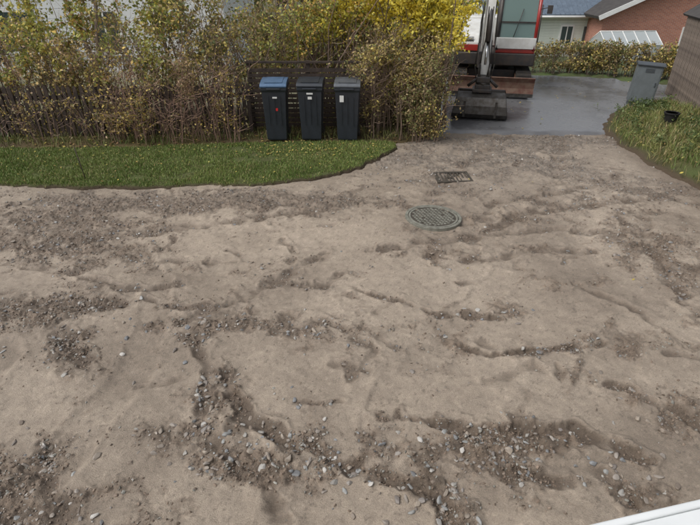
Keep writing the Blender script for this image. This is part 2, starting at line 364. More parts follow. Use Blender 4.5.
x=R.uniform(-9,1.1,120000); y=R.uniform(7.6,10.2,120000); k=(lsd(x,y)>.03+.05*R.rand(120000))&(fbm(x,y,2.2,4,93)>-.42+.3*R.rand(120000)-.15)
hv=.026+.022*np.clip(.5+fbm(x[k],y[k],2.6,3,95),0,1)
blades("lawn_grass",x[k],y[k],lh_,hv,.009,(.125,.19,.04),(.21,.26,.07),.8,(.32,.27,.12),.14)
x=R.uniform(5.2,11,60000); y=R.uniform(4,14.6,60000); k=(msd(x,y)>.08+.5*R.rand(60000))&(fbm(x,y,1.8,3,90)>-.25+.3*R.rand(60000)-.15)
blades("bank_grass",x[k],y[k],mh,.12,.012,(.10,.16,.035),(.21,.22,.07),1.2,(.34,.27,.13),.28)
x=R.uniform(-8,2.1,9000); y=R.uniform(9.7,12,9000); k=sdist(x,y,BED)>.15
blades("bed_grass",x[k],y[k],bh,.12,.012,(.12,.17,.04),(.22,.2,.08),1.)
# ---------------------------------------------------------------- stones / clods
def ico(sub):
    bm=bmesh.new(); bmesh.ops.create_icosphere(bm,subdivisions=sub,radius=1)
    V=np.array([v.co[:] for v in bm.verts]); F=np.array([[v.index for v in f.verts] for f in bm.faces]); bm.free(); return V,F
def rotm(n):
    q=R.randn(n,4); q/=np.linalg.norm(q,axis=1)[:,None]; w,x,y,z=q.T
    return np.stack([1-2*(y*y+z*z),2*(x*y-z*w),2*(x*z+y*w),2*(x*y+z*w),1-2*(x*x+z*z),2*(y*z-x*w),2*(x*z-y*w),2*(y*z+x*w),1-2*(x*x+y*y)],-1).reshape(n,3,3)
def rocks(name,x,y,z,r,cols,sub,m,flat=.6,smooth=False,sink=.35):
    n=len(x); V0,F0=ico(sub); nv=len(V0)
    V=np.repeat(V0[None],n,0)
    for k in range(7):
        d=R.randn(n,3); d/=np.linalg.norm(d,axis=1)[:,None]; o=.42+.35*R.rand(n)
        p=np.einsum('nvi,ni->nv',V,d); ex=np.clip(p-o[:,None],0,None); V=V-ex[...,None]*d[:,None]*.97
    sc=np.stack([1+.5*R.rand(n),.75+.3*R.rand(n),.5+.3*R.rand(n)],-1)*1.25; V=V*sc[:,None]
    V=np.einsum('nij,nvj->nvi',rotm(n),V); V[...,2]*=flat; V*=r[:,None,None]
    V+=np.stack([x,y,z+r*flat*(1-2*sink)*.5],-1)[:,None]
    F=(F0[None]+(np.arange(n)*nv)[:,None,None]).reshape(-1,3)
    C=np.repeat(cols[:,None],nv,1).reshape(-1,3)
    return mk(name,V.reshape(-1,3),[F],[m],col=C,smooth=smooth)
def scatter(n,ymax=10.8,thr=.0,powr=1.,base=.02,cf=2.6,cs=1.0):
    ox,oy=[],[]; c=0
    while c<n:
        y=.9+ (ymax-.9)*R.rand(40000)**1.25; x=R.uniform(-1,1,40000)*(2.2+.62*y)
        f_=dz(x,y); mu,li=f_[1],f_[2]; p=base+.8*np.clip(mu-thr,0,1)**powr+.4*li*(li>.3)
        cl=np.clip(.5+cs*fbm(x,y,cf,3,99),0.05,1)
        k=(R.rand(40000)<p*cl)&(x<5.5)&(lsd(x,y)<-.02)&(np.hypot(x-1.2,y-6.67)>.42)
        ox.append(x[k]);oy.append(y[k]);c+=k.sum()
    return np.concatenate(ox)[:n],np.concatenate(oy)[:n]
pal=np.array([[.28,.28,.27],[.22,.225,.23],[.34,.32,.29],[.26,.22,.18],[.18,.18,.18],[.40,.38,.35],[.28,.235,.19]])
def stcol(n,p=.4):
    c=pal[R.randint(0,len(pal),n)]*(.8+.4*R.rand(n,1)); dm=(R.rand(n)<p)[:,None]
    return np.where(dm,c*.4+np.array([.20,.155,.12])*.6,c)
x,y=scatter(5200,base=.010,cs=1.3); r=.005+.018*R.rand(len(x))**2.6
rocks("loose_gravel",x,y,dz(x,y)[0],r,stcol(len(x),.5),2,M_stone)
cl=[(-1.2,3.05,.10,.35,26),(-1.05,2.75,.25,.15,20),(-.55,2.62,.35,.14,24),(-.2,2.5,.4,.12,24),(-.95,2.45,.2,.12,18),(.55,2.2,.2,.12,22),(1.2,2.62,.5,.12,34),(1.75,2.55,.25,.14,14),
    (-1.0,4.16,.5,.12,30),(-1.5,3.75,.1,.2,12),(-2.2,4.0,.25,.15,8),(-3.0,4.42,.6,.15,22),(1.7,4.4,.15,.06,8),(2.5,2.9,.3,.3,12),(-1.3,3.3,.1,.12,10),(-.55,3.1,.15,.15,7),(0.1,2.35,.15,.15,10),(-2.2,2.45,.25,.2,12),(2.0,2.3,.3,.12,12)]
hx,hy=[],[]
for a,b,sx,sy,n in cl: hx.append(a+sx*R.randn(n)*.8); hy.append(b+sy*R.randn(n)*.8)
hx=np.concatenate(hx);hy=np.concatenate(hy); hr=.010+.018*R.rand(len(hx))**1.6
rocks("loose_pebbles",hx,hy,dz(hx,hy)[0],hr,stcol(len(hx),.3),3,M_stone,.6,True,.3)
x,y=scatter(26000,base=.008,cs=.9,cf=4); r=.003+.011*R.rand(len(x))**2.2
c=np.array([[.17,.127,.094]])*(.6+.9*R.rand(len(x),1)); g=(R.rand(len(x))<.22)[:,None]; c=np.where(g,np.array([.25,.24,.21])*(.7+.6*R.rand(len(x),1)),c)
rocks("soil_clods",x,y,dz(x,y)[0],r,c,1,M_stone,.8,False)
# ---------------------------------------------------------------- vegetation
def tubes(P,rad,sides):
    n,K,_=P.shape; d=np.gradient(P,axis=1); d/=np.linalg.norm(d,axis=2)[...,None]+1e-9
    up=np.array([.31,.77,.1]); a=np.cross(d,up); a/=np.linalg.norm(a,axis=2)[...,None]+1e-9; b=np.cross(d,a)
    th=np.arange(sides)*2*np.pi/sides
    V=P[:,:,None]+rad[:,:,None,None]*(a[:,:,None]*np.cos(th)[:,None]+b[:,:,None]*np.sin(th)[:,None])
    i=np.arange(n*K*sides).reshape(n,K,sides); j=np.roll(i,-1,2)
    F=np.stack([i[:,:-1],j[:,:-1],j[:,1:],i[:,1:]],-1).reshape(-1,4)
    return V.reshape(-1,3),F
PAL={'yg':[((.66,.54,.12),3),((.46,.46,.12),4),((.26,.30,.08),3),((.70,.48,.12),2),((.40,.25,.12),1.4)],
 'brown':[((.36,.24,.14),4),((.30,.25,.11),3),((.58,.43,.12),3),((.20,.20,.07),2)],
 'green':[((.10,.14,.05),4),((.14,.18,.06),3),((.24,.25,.08),1)],
 'yellow':[((.85,.70,.09),6),((.74,.66,.12),4),((.42,.45,.10),1.5)],
 'gb':[((.22,.23,.08),4),((.36,.27,.13),4),((.62,.50,.15),2.4),((.14,.16,.06),3)],
 'pink':[((.55,.38,.24),3),((.66,.48,.20),3),((.44,.38,.15),2)]}
def shrub(name,bx,by,zf,h,lean=.3,rad=.012,tw=6,nl=10000,pal='yg',ls=.03,tl=.45,bark=(.15,.11,.085),lz=(.1,1.),cl=1.,twr=.0035,jit=.05):
    n=len(bx); base=np.stack([bx,by,zf(bx,by)-.03],-1); K=6; t=np.linspace(0,1,K); h=np.asarray(h)*np.ones(n)
    a=R.rand(n)*2*np.pi; l=lean*R.rand(n)*h
    P=base[:,None]+np.stack([np.cos(a)[:,None]*l[:,None]*t**1.4,np.sin(a)[:,None]*l[:,None]*t**1.4,h[:,None]*t],-1)
    P[:,1:]+=np.cumsum(R.randn(n,K-1,3)*.035*h[:,None,None]*.5,axis=1)*np.array([1,1,.3])
    rd=(rad*(.6+.7*R.rand(n)))[:,None]*(1.05-.85*t)
    V1,F1=tubes(P,rd,5)
    m=n*tw; pi=R.randint(0,n,m); tt=.12+.86*R.rand(m)**.8; f=tt*(K-1); i0=np.minimum(f.astype(int),K-2); fr=(f-i0)[:,None]
    S=P[pi,i0]*(1-fr)+P[pi,i0+1]*fr
    d=R.randn(m,3); d[:,2]=np.abs(d[:,2])*.6+.25; d/=np.linalg.norm(d,axis=1)[:,None]
    L=tl*(.3+.9*R.rand(m)); K2=4; t2=np.linspace(0,1,K2)
    T=S[:,None]+d[:,None]*(L[:,None]*t2)[...,None]; T[:,1:]+=np.cumsum(R.randn(m,K2-1,3)*.05*tl,axis=1)
    V2,F2=tubes(T,(twr*(.6+.8*R.rand(m)))[:,None]*(1.1-.8*t2),3)
    u=R.rand(nl*3); ti=R.randint(0,m,nl*3); f=u*(K2-1); i0=np.minimum(f.astype(int),K2-2); fr=(f-i0)[:,None]
    C=T[ti,i0]*(1-fr)+T[ti,i0+1]*fr+R.randn(nl*3,3)*jit
    hz=(C[:,2]-base[:,2].mean())/h.max()
    clump=fbm(C[:,0]*1.+C[:,1]*.4,C[:,2]*1.2+C[:,1]*.5,2.2,3,int(abs(bx[0])*10)%50)
    keep=(hz>lz[0])&(hz<lz[1]+.3)&(R.rand(nl*3)<np.clip(.55+1.6*cl*clump,.03,1)); C=C[keep][:nl]; k=len(C)
    ax=R.randn(k,3); ax/=np.linalg.norm(ax,axis=1)[:,None]; b=np.cross(ax,R.randn(k,3)); b/=np.linalg.norm(b,axis=1)[:,None]
    s=(ls*(.55+.8*R.rand(k)))[:,None]
    V3=np.stack([C-ax*s,C+b*s*.6,C+ax*s,C-b*s*.6],1).reshape(-1,3); F3=np.arange(4*k).reshape(-1,4)
    cs=np.array([q[0] for q in PAL[pal]]); w=np.array([q[1] for q in PAL[pal]],float); w/=w.sum(); cw=np.cumsum(w)
    sel=np.clip(R.rand(k)*.55+.45*np.clip(.5+1.6*fbm(C[:,0],C[:,2]+C[:,1],1.2,2,61),0,1),0,.999)
    ci=np.searchsorted(cw,sel); cc=cs[np.minimum(ci,len(cs)-1)]*(.65+.6*R.rand(k,1))
    bk=np.array(bark)
    col=np.concatenate([np.repeat(bk*(.7+.6*R.rand(n,1)),K*5,0),np.repeat(bk*(.8+.9*R.rand(m,1)),K2*3,0),np.repeat(cc,4,0)])
    V=np.concatenate([V1,V2,V3]); F2=F2+len(V1); F3=F3+len(V1)+len(V2)
    mi=np.concatenate([np.zeros(len(F1)+len(F2)),np.ones(len(F3))])
    return mk(name,V,[np.concatenate([F1,F2,F3])],[M_bark,M_leaf],midx=mi,col=col)
U=R.uniform
shrub("bare_hedge",U(-4.7,-2.2,80),U(9.9,10.35,80),bh,U(.8,1.8,80),.55,.008,9,2800,'brown',.024,.42,bark=(.27,.175,.13),cl=1.)
shrub("bare_hedge",U(-8.5,-4.6,40),U(9.9,10.2,40),bh,U(.5,1.2,40),.5,.007,7,1500,'brown',.024,.35,bark=(.25,.17,.13),cl=1.)
for (x0,x1,y0,y1,n,hh,nl,p,ls) in [(-12,-7.6,10.8,12.4,46,2.9,7000,'pink',.036),(-7.8,-5.6,10.8,12.2,38,2.7,6500,'yg',.036),(-5.4,-3.6,10.8,12.0,26,2.6,3600,'yg',.036),
        (-3.8,-1.9,10.9,12.4,42,2.7,7500,'gb',.034),(-2.2,.2,11.1,12.6,46,3.0,8000,'yg',.034),(-6.5,-4,11,11.6,30,1.7,3500,'gb',.032),(-7.5,-5.0,11,11.8,30,1.9,3500,'pink',.032)]:
    shrub("garden_shrub",U(x0,x1,n),U(y0,y1,n),bh,U(hh*.6,hh*1.15,n),.6,.015,14,nl,p,ls,.6,cl=1.6,bark=(.23,.165,.13))
shrub("hedge",U(.35,1.75,230),U(10.2,12.2,230),bh,U(1.3,2.1,230),.32,.010,16,42000,'gb',.026,.42,bark=(.21,.15,.11),cl=1.3,lz=(.02,1.1))
shrub("hedge",U(1.2,2.1,60),U(11.2,13.2,60),bh,U(1.1,1.8,60),.3,.010,14,11000,'gb',.026,.35,cl=1.2,lz=(.02,1.1))
shrub("yellow_tree",U(1.0,2.1,40),U(11.0,12.6,40),bh,U(2.3,3.9,40),.28,.025,22,20000,'yellow',.036,.6,cl=1.1,lz=(.42,1.1))
shrub("yellow_tree",U(-.9,.9,30),U(11.5,12.8,30),bh,U(2.4,3.6,30),.4,.02,20,9000,'yellow',.034,.6,cl=1.5,lz=(.42,1.1))
shrub("garden_shrub",U(-.6,1.0,26),U(12.0,13.6,26),bh,U(2.0,3.4,26),.4,.02,18,7000,'yg',.036,.6,cl=1.4)
shrub("evergreen_hedge",U(-14,-9.5,110),U(14,15,110),bh,U(1.6,2.6,110),.25,.02,14,13000,'green',.055,.45,cl=.7)
shrub("evergreen_hedge",U(-4.2,1.2,100),U(14.8,16.2,100),bh,U(.9,2.0,100),.25,.02,14,11000,'gb',.055,.45,cl=.9)
for tx,ty,r0 in [(-5.45,11.6,.06),(-3.9,12.4,.045),(-7.1,12.2,.06)]:
    shrub("garden_tree",np.array([tx,tx+.1]),np.array([ty,ty+.1]),bh,np.array([6.,5.2]),.12,r0,60,4500,'yg',.045,1.1,bark=(.24,.20,.17),lz=(.3,1.2))
tt=R.rand(360); hx_=5.9+tt*6.5; hy_=18.35-tt*4.3+R.rand(360)*.7
shrub("clipped_hedge",hx_,hy_,lambda a,b:vh(a,b),U(.75,1.0,360),.2,.008,9,26000,'gb',.038,.22,cl=.7,lz=(.0,1.3))
shrub("autumn_shrub",U(12.2,13.2,30),U(17.3,18.3,30),vh,U(1.6,2.6,30),.5,.012,14,2500,'pink',.03,.5,bark=(.30,.17,.10),lz=(.2,1.2))
shrub("garden_shrub",U(3,7,40),U(22,26,40),vh,U(2.,4.,40),.3,.02,14,6000,'yg',.07,.6)
shrub("bank_plant",U(5.9,7.2,60),U(8.8,12.8,60),mh,U(.15,.38,60),.8,.004,6,2200,'green',.028,.14,bark=(.08,.1,.03),cl=1.5,lz=(0,1.3))
shrub("distant_trees",U(-60,70,160),U(55,75,160),gz,U(6,11,160),.25,.12,18,12000,'gb',.6,2.6,cl=.7,jit=.3,twr=.03)
def litter(name,x,y,z,s,cols):
    k=len(x); a=R.rand(k)*6.28; ax=np.stack([np.cos(a),np.sin(a),.25*R.randn(k)],-1); b=np.stack([-np.sin(a),np.cos(a),.25*R.randn(k)],-1)
    C=np.stack([x,y,z],-1); s=(s*(.6+.7*R.rand(k)))[:,None]
    V=np.stack([C-ax*s,C-ax*s*.2+b*s*.6,C+ax*s*.5+b*s*.45,C+ax*s,C+ax*s*.5-b*s*.45,C-ax*s*.2-b*s*.6],1).reshape(-1,3)
    cc=np.array(cols)[R.randint(0,len(cols),k)]*(.8+.4*R.rand(k,1))
    mk(name,V,[np.arange(6*k).reshape(-1,6)],[M_leaf],col=np.repeat(cc,6,0))
YL=[(.55,.45,.10),(.60,.44,.14),(.38,.25,.10),(.48,.44,.14)]
x=np.concatenate([U(-8,.9,260),R.randn(220)*.7-1.0]); y=np.concatenate([9.9-2.1*R.rand(260)**1.7,9.6+R.randn(220)*.3]); k=lsd(x,y)>.05
litter("fallen_leaves",x[k],y[k],lh_(x[k],y[k])+.03,.020,YL)
x=U(-8,2,1800); y=U(9.7,12.5,1800); k=sdist(x,y,BED)>.1; litter("fallen_leaves",x[k],y[k],bh(x[k],y[k])+.02,.03,YL+[(.25,.15,.08)]*4)
x=U(-4,5,12);y=U(5.0,10.5,12); k=lsd(x,y)<-.1; litter("fallen_leaves",x[k],y[k],dz(x[k],y[k])[0]+.012,.018,YL)
x=U(5.6,7.4,200);y=U(7,13.5,200); k=msd(x,y)>.1; litter("fallen_leaves",x[k],y[k],mh(x[k],y[k])+.07,.025,YL)
x=U(2.1,9,90);y=U(11,17,90); litter("fallen_leaves",x,y,ah(x,y)+.012,.025,YL)
# ---------------------------------------------------------------- fences
def fence(name,pts,h,m,sp=.115,w=.075):
    e=empty(name)
    bm=bmesh.new()
    for (ax,ay),(bx_,by_) in zip(pts[:-1],pts[1:]):
        L=math.hypot(bx_-ax,by_-ay); a=math.atan2(by_-ay,bx_-ax); n=int(L/sp)
        for i in range(n):
            s=(i+.5)/n; px=ax+(bx_-ax)*s; py=ay+(by_-ay)*s; z0=.1; hh=h*(.97+.05*R.rand())
            t=R.randn()*.015
            prof=[(-w/2,0),(w/2,0),(w/2,hh-.05),(0,hh),(-w/2,hh-.05)]
            vs=[]
            for yo in (-.011,.011):
                vs.append([bm.verts.new((px+math.cos(a)*(q[0]+t*q[1])-math.sin(a)*yo,py+math.sin(a)*(q[0]+t*q[1])+math.cos(a)*yo,z0+q[1])) for q in prof])
            A,B=vs; bm.faces.new(A); bm.faces.new(B[::-1])
            for j in range(5): bm.faces.new((A[(j+1)%5],A[j],B[j],B[(j+1)%5]))
        for rz in (.3,.78):
            box("rail",(L,.04,.08),((ax+bx_)/2-math.sin(a)*.034,(ay+by_)/2+math.cos(a)*.034,.08+rz*h),m,e,(0,0,a))
        for i in range(int(L/2)+1):
            s=i*2./L; box("post",(.09,.09,h*1.0),(ax+(bx_-ax)*s-math.sin(a)*.10,ay+(by_-ay)*s+math.cos(a)*.10,h*.5+.05),m,e,(0,0,a))
    bmesh.ops.recalc_face_normals(bm,faces=bm.faces)
    finish(bm,"pickets",m,e)
fence("picket_fence",[(-13,10.25),(-5,10.38),(-2.0,10.62)],1.0,M_fence)
e=empty("slatted_screen",(0,10.85,0))
for px in (-2.05,-.85,.38): box("post",(.08,.08,1.45),(px,.05,.75),M_fence,e)
for i in range(12): box("slat_%d"%i,(2.5,.02,.075),(-.83,-.012,.2+i*.1),M_fence,e,rot=(0,(R.rand()-.5)*.01,0))
box("top_rail",(2.56,.09,.035),(-.83,.02,1.45),M_fence,e)
rod("garden_stake",(-4.42,8.05,.02),(-4.50,8.12,.58),.008,M_fence)
# ---------------------------------------------------------------- bins
def bin_(loc,rz,lid,lab,red=False):
    e=empty("wheelie_bin",loc,rz); e.scale=(.86,.9,1.03)
    def ring(z,w,yf,yb): return [(-w/2,yf,z),(w/2,yf,z),(w/2,yb,z),(-w/2,yb,z)]
    bm=bmesh.new(); lv=[ring(.05,.43,-.24,.20),ring(.09,.455,-.26,.21),ring(.30,.47,-.275,.24),ring(.98,.535,-.33,.27),ring(1.0,.575,-.355,.29),ring(1.055,.58,-.36,.30)]
    vs=[[bm.verts.new(p) for p in l] for l in lv]
    bm.faces.new(vs[0][::-1]); bm.faces.new(vs[-1])
    for a,b in zip(vs[:-1],vs[1:]):
        for j in range(4): bm.faces.new((a[j],a[(j+1)%4],b[(j+1)%4],b[j]))
    finish(bm,"body",M_bin,e,bevel=.022)
    prism("lid",[(-.375,1.062),(-.375,1.09),(-.33,1.125),(-.1,1.15),(.2,1.155),(.29,1.13),(.31,1.07),(.31,1.062)],-.292,.292,lid,e,bevel=.012)
    prism("lid_panel",[(-.30,1.138),(-.1,1.158),(.17,1.164),(.2,1.15)],-.20,.20,lid,e,bevel=.004)
    rod("handle",(-.22,.36,1.06),(.22,.36,1.06),.016,M_bin,e)
    for s in(-.2,.2): box("handle_arm",(.03,.09,.04),(s,.325,1.055),M_bin,e)
    box("front_grip",(.30,.03,.03),(0,-.375,1.035),M_bin,e,bevel=.008)
    for s in(-.13,0,.13): box("rib",(.014,.012,.55),(s,-.322,.63),M_bin,e,rot=(.082,0,0),bevel=.003)
    for s in(-.245,.245):
        box("side_rib",(.02,.04,.8),(s*1.02,.0,.55),M_bin,e,rot=(0,-.05 if s<0 else .05,0))
        cyl("wheel",.10,.05,(s*1.0,.24,.10),M_rub,e,rot=(0,math.pi/2,0)); cyl("hub",.05,.06,(s*1.0,.24,.10),M_bingrey,e,rot=(0,math.pi/2,0))
    rod("axle",(-.25,.24,.10),(.25,.24,.10),.012,M_steel,e)
    for (lx,lz,lw,lh,mm2) in lab: box("label",(lw,.004,lh),(lx,-.302-.082*(lz-.55)-.028,lz),mm2,e,rot=(.08,0,0))
    return e
bin_((-1.46,10.28,.05),.02,M_binblue,[(.02,.88,.10,.03,M_lab),(.05,.66,.045,.05,M_red)])
bin_((-.76,10.30,.05),-.03,M_bin,[(.0,.87,.09,.05,M_lab),(.0,.95,.14,.03,M_lab)])
bin_((-.04,10.27,.05),-.05,M_bingrey,[(-.12,.86,.09,.12,M_lab)])
# ---------------------------------------------------------------- manhole cover
z0=float(dz([1.2],[6.67])[0][0])+.02
e=empty("manhole_cover",(1.2,6.67,z0),.35); e.rotation_euler[1]=.02
def ringmesh(name,r0,r1,zb,zt,m,par,n=64):
    bm=bmesh.new(); L=[]
    for r,z in((r1*1.0,zb),(r1,zt),(r0,zt),(r0,zb)): L.append([bm.verts.new((r*math.cos(2*math.pi*i/n),r*math.sin(2*math.pi*i/n),z)) for i in range(n)])
    for a,b in zip(L,L[1:]+L[:1]):
        for j in range(n): bm.faces.new((a[j],a[(j+1)%n],b[(j+1)%n],b[j]))
    bmesh.ops.recalc_face_normals(bm,faces=bm.faces); return finish(bm,name,m,par,bevel=.004)
ringmesh("frame",.362,.405,-.08,.022,M_iron,e); cyl("lid",.356,.06,(0,0,-.018),M_irond,e,n=64); ringmesh("lid_rim",.325,.355,-.01,.021,M_iron,e)
bm=bmesh.new(); st=.052
for i in range(-6,7):
    for j in range(-6,7):
        cx,cy=i*st,j*st
        if math.hypot(cx,cy)<.30 and not(abs(i)==3 and j==0):
            g=bmesh.ops.create_cube(bm,size=1,matrix=Matrix.Translation((cx,cy,.014))@Matrix.Diagonal((.034,.034,.014,1)))
finish(bm,"tread_blocks",M_iron,e,bevel=.003,seg=1)
z0=float(dz([1.75],[8.28])[0][0])+.02
e=empty("drain_grate",(1.76,8.3,z0),.06)
box("pit",(.50,.36,.10),(0,0,-.10),M_black,e)
for s in(-1,1):
    box("frame_side",(.045,.47,.09),(s*.285,0,-.02),M_irond,e,bevel=.005); box("frame_end",(.521,.045,.09),(0,s*.2125,-.021),M_irond,e,bevel=.005)
for i in range(9): box("bar_%d"%i,(.022,.375,.05),(-.24+i*.06,0,-.006),M_irond,e,bevel=.004)
box("cross_bar",(.52,.025,.035),(0,0,-.016),M_irond,e)
# ---------------------------------------------------------------- excavator
E=empty("mini_excavator",(4.12,15.75,.03),math.radians(-13))
def track(xc):
    pts=[];r=.27;L=1.05
    for i in range(13): a=math.pi/2+math.pi*i/12; pts.append((-L+r*math.cos(a),r+.02+r*math.sin(a)))
    for i in range(13): a=-math.pi/2+math.pi*i/12; pts.append((L+r*math.cos(a),r+.02+r*math.sin(a)))
    prism("track_belt",pts,xc-.20,xc+.20,M_rub,E,bevel=.01)
    inner=[(p[0]*.9,(p[1]-.29)*.72+.29) for p in pts]; prism("track_frame",inner,xc-.215,xc+.215,M_mudst,E)
    n=len(pts)
    for i in range(n):
        a=pts[i];b=pts[(i+1)%n];d=math.hypot(b[0]-a[0],b[1]-a[1]);k=max(1,int(d/.12))
        for j in range(k):
            s=(j+.5)/k; py=a[0]+(b[0]-a[0])*s; pz=a[1]+(b[1]-a[1])*s; an=math.atan2(b[1]-a[1],b[0]-a[0])
            if k==1 and i%2: continue
            box("grouser",(.36,.04,.035),(xc,py,pz),M_rub,E,rot=(an,0,0))
    for s in(-1,1): cyl("sprocket",.17,.45,(xc,s*L,r+.02),M_mudst,E,rot=(0,math.pi/2,0),n=18)
    for s in(-.6,-.2,.2,.6): cyl("roller",.09,.44,(xc,s,.12),M_mudst,E,rot=(0,math.pi/2,0),n=14)
track(-.85);track(.85)
box("undercarriage",(1.3,1.3,.28),(0,0,.42),M_dark,E,bevel=.03); cyl("slew_ring",.5,.16,(0,0,.62),M_steel,E,n=36)
bl=[(-1.62,.03),(-1.66,.10),(-1.60,.25),(-1.60,.40),(-1.68,.52),(-1.63,.53),(-1.54,.40),(-1.54,.2),(-1.60,.03)]
prism("dozer_blade",bl,-1.12,1.12,M_mudst,E)
for s in(-.45,.45): box("blade_arm",(.12,.7,.12),(s,-1.2,.32),M_mudst,E,bevel=.015)
box("blade_edge",(2.24,.02,.09),(0,-1.655,.08),M_steel,E)
prism("house_base",[(-.95,.70),(1.15,.70),(1.30,.85),(1.30,1.02),(-.95,1.02)],-1.05,1.08,M_dark,E,bevel=.03)
prism("engine_cover",[(.28,1.02),(1.30,1.02),(1.34,1.3),(1.22,1.72),(.95,1.82),(.28,1.82)],-1.03,1.06,M_white,E,bevel=.05)
prism("counterweight",[(1.05,.72),(1.42,.78),(1.45,1.3),(1.34,1.4),(1.05,1.4)],-1.04,1.07,M_redp,E,bevel=.04)
prism("side_cover",[(-.85,1.02),(.28,1.02),(.28,1.75),(-.2,1.72),(-.75,1.45),(-.88,1.25)],-1.03,-.42,M_white,E,bevel=.04)
box("side_stripe",(.02,.7,.12),(-1.035,-.2,1.2),M_redp,E); box("front_panel",(.56,.02,.16),(-.72,-.90,1.13),M_redp,E,bevel=.01)
for i in range(5): box("grille_%d"%i,(.3,.012,.018),(-.72,-.86-.0,1.26+i*.032),M_dark,E)
cx0,cx1,cy0,cy1=.02,1.05,-.92,.30
box("cab_floor",(cx1-cx0,cy1-cy0,.12),((cx0+cx1)/2,(cy0+cy1)/2,1.08),M_redp,E,bevel=.02)
box("cab_skirt",(cx1-cx0,.05,.28),((cx0+cx1)/2,cy0-.01,1.27),M_white,E,bevel=.015)
for xx in(cx0+.035,cx1-.035):
    for (a,b) in(((xx,cy0,1.1),(xx,cy0+.10,2.55)),((xx,cy1-.03,1.1),(xx,cy1-.05,2.55)),((xx,-.25,1.1),(xx,-.25,2.55))):
        rod("pillar",a,b,.045,M_redp if xx>.5 else M_dark,E,n=8)
prism("cab_roof",[(cy0+.02,2.53),(cy0+.06,2.62),(-.5,2.68),(cy1,2.66),(cy1+.02,2.53)],cx0-.02,cx1+.02,M_white,E,bevel=.02)
prism("windscreen",[(cy0+.02,1.4),(cy0+.035,1.4),(cy0+.125,2.53),(cy0+.11,2.53)],cx0+.08,cx1-.08,M_cglass,E)
for s,nm in((cx0+.03,"side_glass"),(cx1-.03,"door_glass")): box(nm,(.012,1.1,1.2),(s,-.31,1.93),M_cglass,E)
box("rear_glass",(.85,.012,.7),((cx0+cx1)/2,cy1-.03,2.1),M_cglass,E)
box("screen_bar",(.88,.03,.035),((cx0+cx1)/2,cy0+.04,1.78),M_dark,E)
rod("wiper",(.45,cy0-.01,1.42),(.62,cy0+.045,2.1),.009,M_dark,E)
prism("seat",[(-.3,1.14),(.12,1.14),(.2,1.95),(.1,1.97),(0,1.55),(-.3,1.5)],.3,.78,M_rub,E,bevel=.04)
for xx in(.28,.80): rod("joystick",(xx,-.35,1.4),(xx,-.4,1.72),.018,M_dark,E); box("console",(.1,.4,.3),(xx,-.2,1.35),M_dark,E)
rod("handrail",(cx1+.03,cy0+.02,1.3),(cx1+.03,cy0+.07,2.2),.015,M_dark,E)
for xx in(.22,.85): box("work_light",(.13,.07,.09),(xx,cy0-.0,2.68),M_lab,E,bevel=.015)
rod("mirror_arm",(cx1,-.9,2.1),(cx1+.18,-.98,2.15),.01,M_dark,E); box("mirror",(.13,.03,.2),(cx1+.2,-.99,2.1),M_dark,E,bevel=.01)
rod("mirror_arm",(-1.0,-.6,1.5),(-1.05,-.85,1.95),.01,M_dark,E); box("mirror",(.13,.03,.2),(-1.05,-.87,2.0),M_dark,E,bevel=.01)
bxx=-.24
def beam(name,prof,w,m): prism(name,prof,bxx-w/2,bxx+w/2,m,E,bevel=.012)
prism("boom_foot",[(-1.35,.68),(-.7,.68),(-.7,1.25),(-1.0,1.35),(-1.35,1.1)],bxx-.17,bxx+.17,M_dark,E,bevel=.02)
beam("boom",[(-1.25,.92),(-1.02,1.1),(-1.35,2.15),(-1.75,2.72),(-2.35,2.95),(-3.0,2.78),(-3.05,2.66),(-2.35,2.68),(-1.9,2.45),(-1.62,2.0),(-1.38,1.2)],.24,M_white)
beam("stick",[(-2.80,2.96),(-3.05,3.0),(-3.18,2.75),(-3.62,.92),(-3.55,.86),(-3.44,.9),(-2.95,2.45)],.17,M_white)
rod("boom_cylinder",(bxx-.02,-1.42,.85),(bxx-.02,-1.75,1.6),.06,M_dark,E); rod("boom_ram",(bxx-.02,-1.75,1.6),(bxx-.02,-1.98,2.35),.032,M_chrome,E)
rod("stick_cylinder",(bxx,-1.7,2.86),(bxx,-2.3,3.1),.05,M_dark,E); rod("stick_ram",(bxx,-2.3,3.1),(bxx,-2.85,3.0),.028,M_chrome,E)
rod("bucket_cylinder",(bxx,-3.16,2.45),(bxx,-3.52,1.6),.055,M_dark,E); rod("bucket_ram",(bxx,-3.52,1.6),(bxx,-3.72,1.15),.027,M_chrome,E)
for s in(-.11,.11):
    rod("link",(bxx+s,-3.72,1.15),(bxx+s,-3.78,.84),.028,M_steel,E); rod("rocker",(bxx+s,-3.72,1.15),(bxx+s,-3.5,1.08),.028,M_steel,E)
def hose(pts,r=.014):
    for a,b in zip(pts[:-1],pts[1:]): rod("hose",a,b,r,M_rub,E,n=8)
for k in range(4): 
    x0=bxx-.16+k*.10; o=.03*(k%2)
    hose([(x0,-1.3,1.3),(x0-.03,-1.5,1.8),(x0,-1.66,2.3)])
    hose([(x0,-3.28,2.3),(x0-.02+o,-3.48,1.7),(x0+(.06 if k>1 else -.06),-3.75,1.15+o),(x0+(.03 if k>1 else -.03),-3.78,.95),(x0,-3.70,.80)],.013)
box("coupler",(.30,.36,.13),(bxx,-3.66,.84),M_dark,E,bevel=.02); cyl("rotor",.17,.10,(bxx,-3.66,.75),M_steel,E,n=28)
box("tilt_body",(.34,.34,.12),(bxx,-3.66,.68),M_dark,E,bevel=.02)
for s in(-1,1): rod("tilt_cylinder",(bxx+s*.10,-3.72,.88),(bxx+s*.33,-3.72,.68),.035,M_dark,E)
box("quick_hitch",(.44,.40,.08),(bxx,-3.66,.60),M_dark,E,bevel=.015)
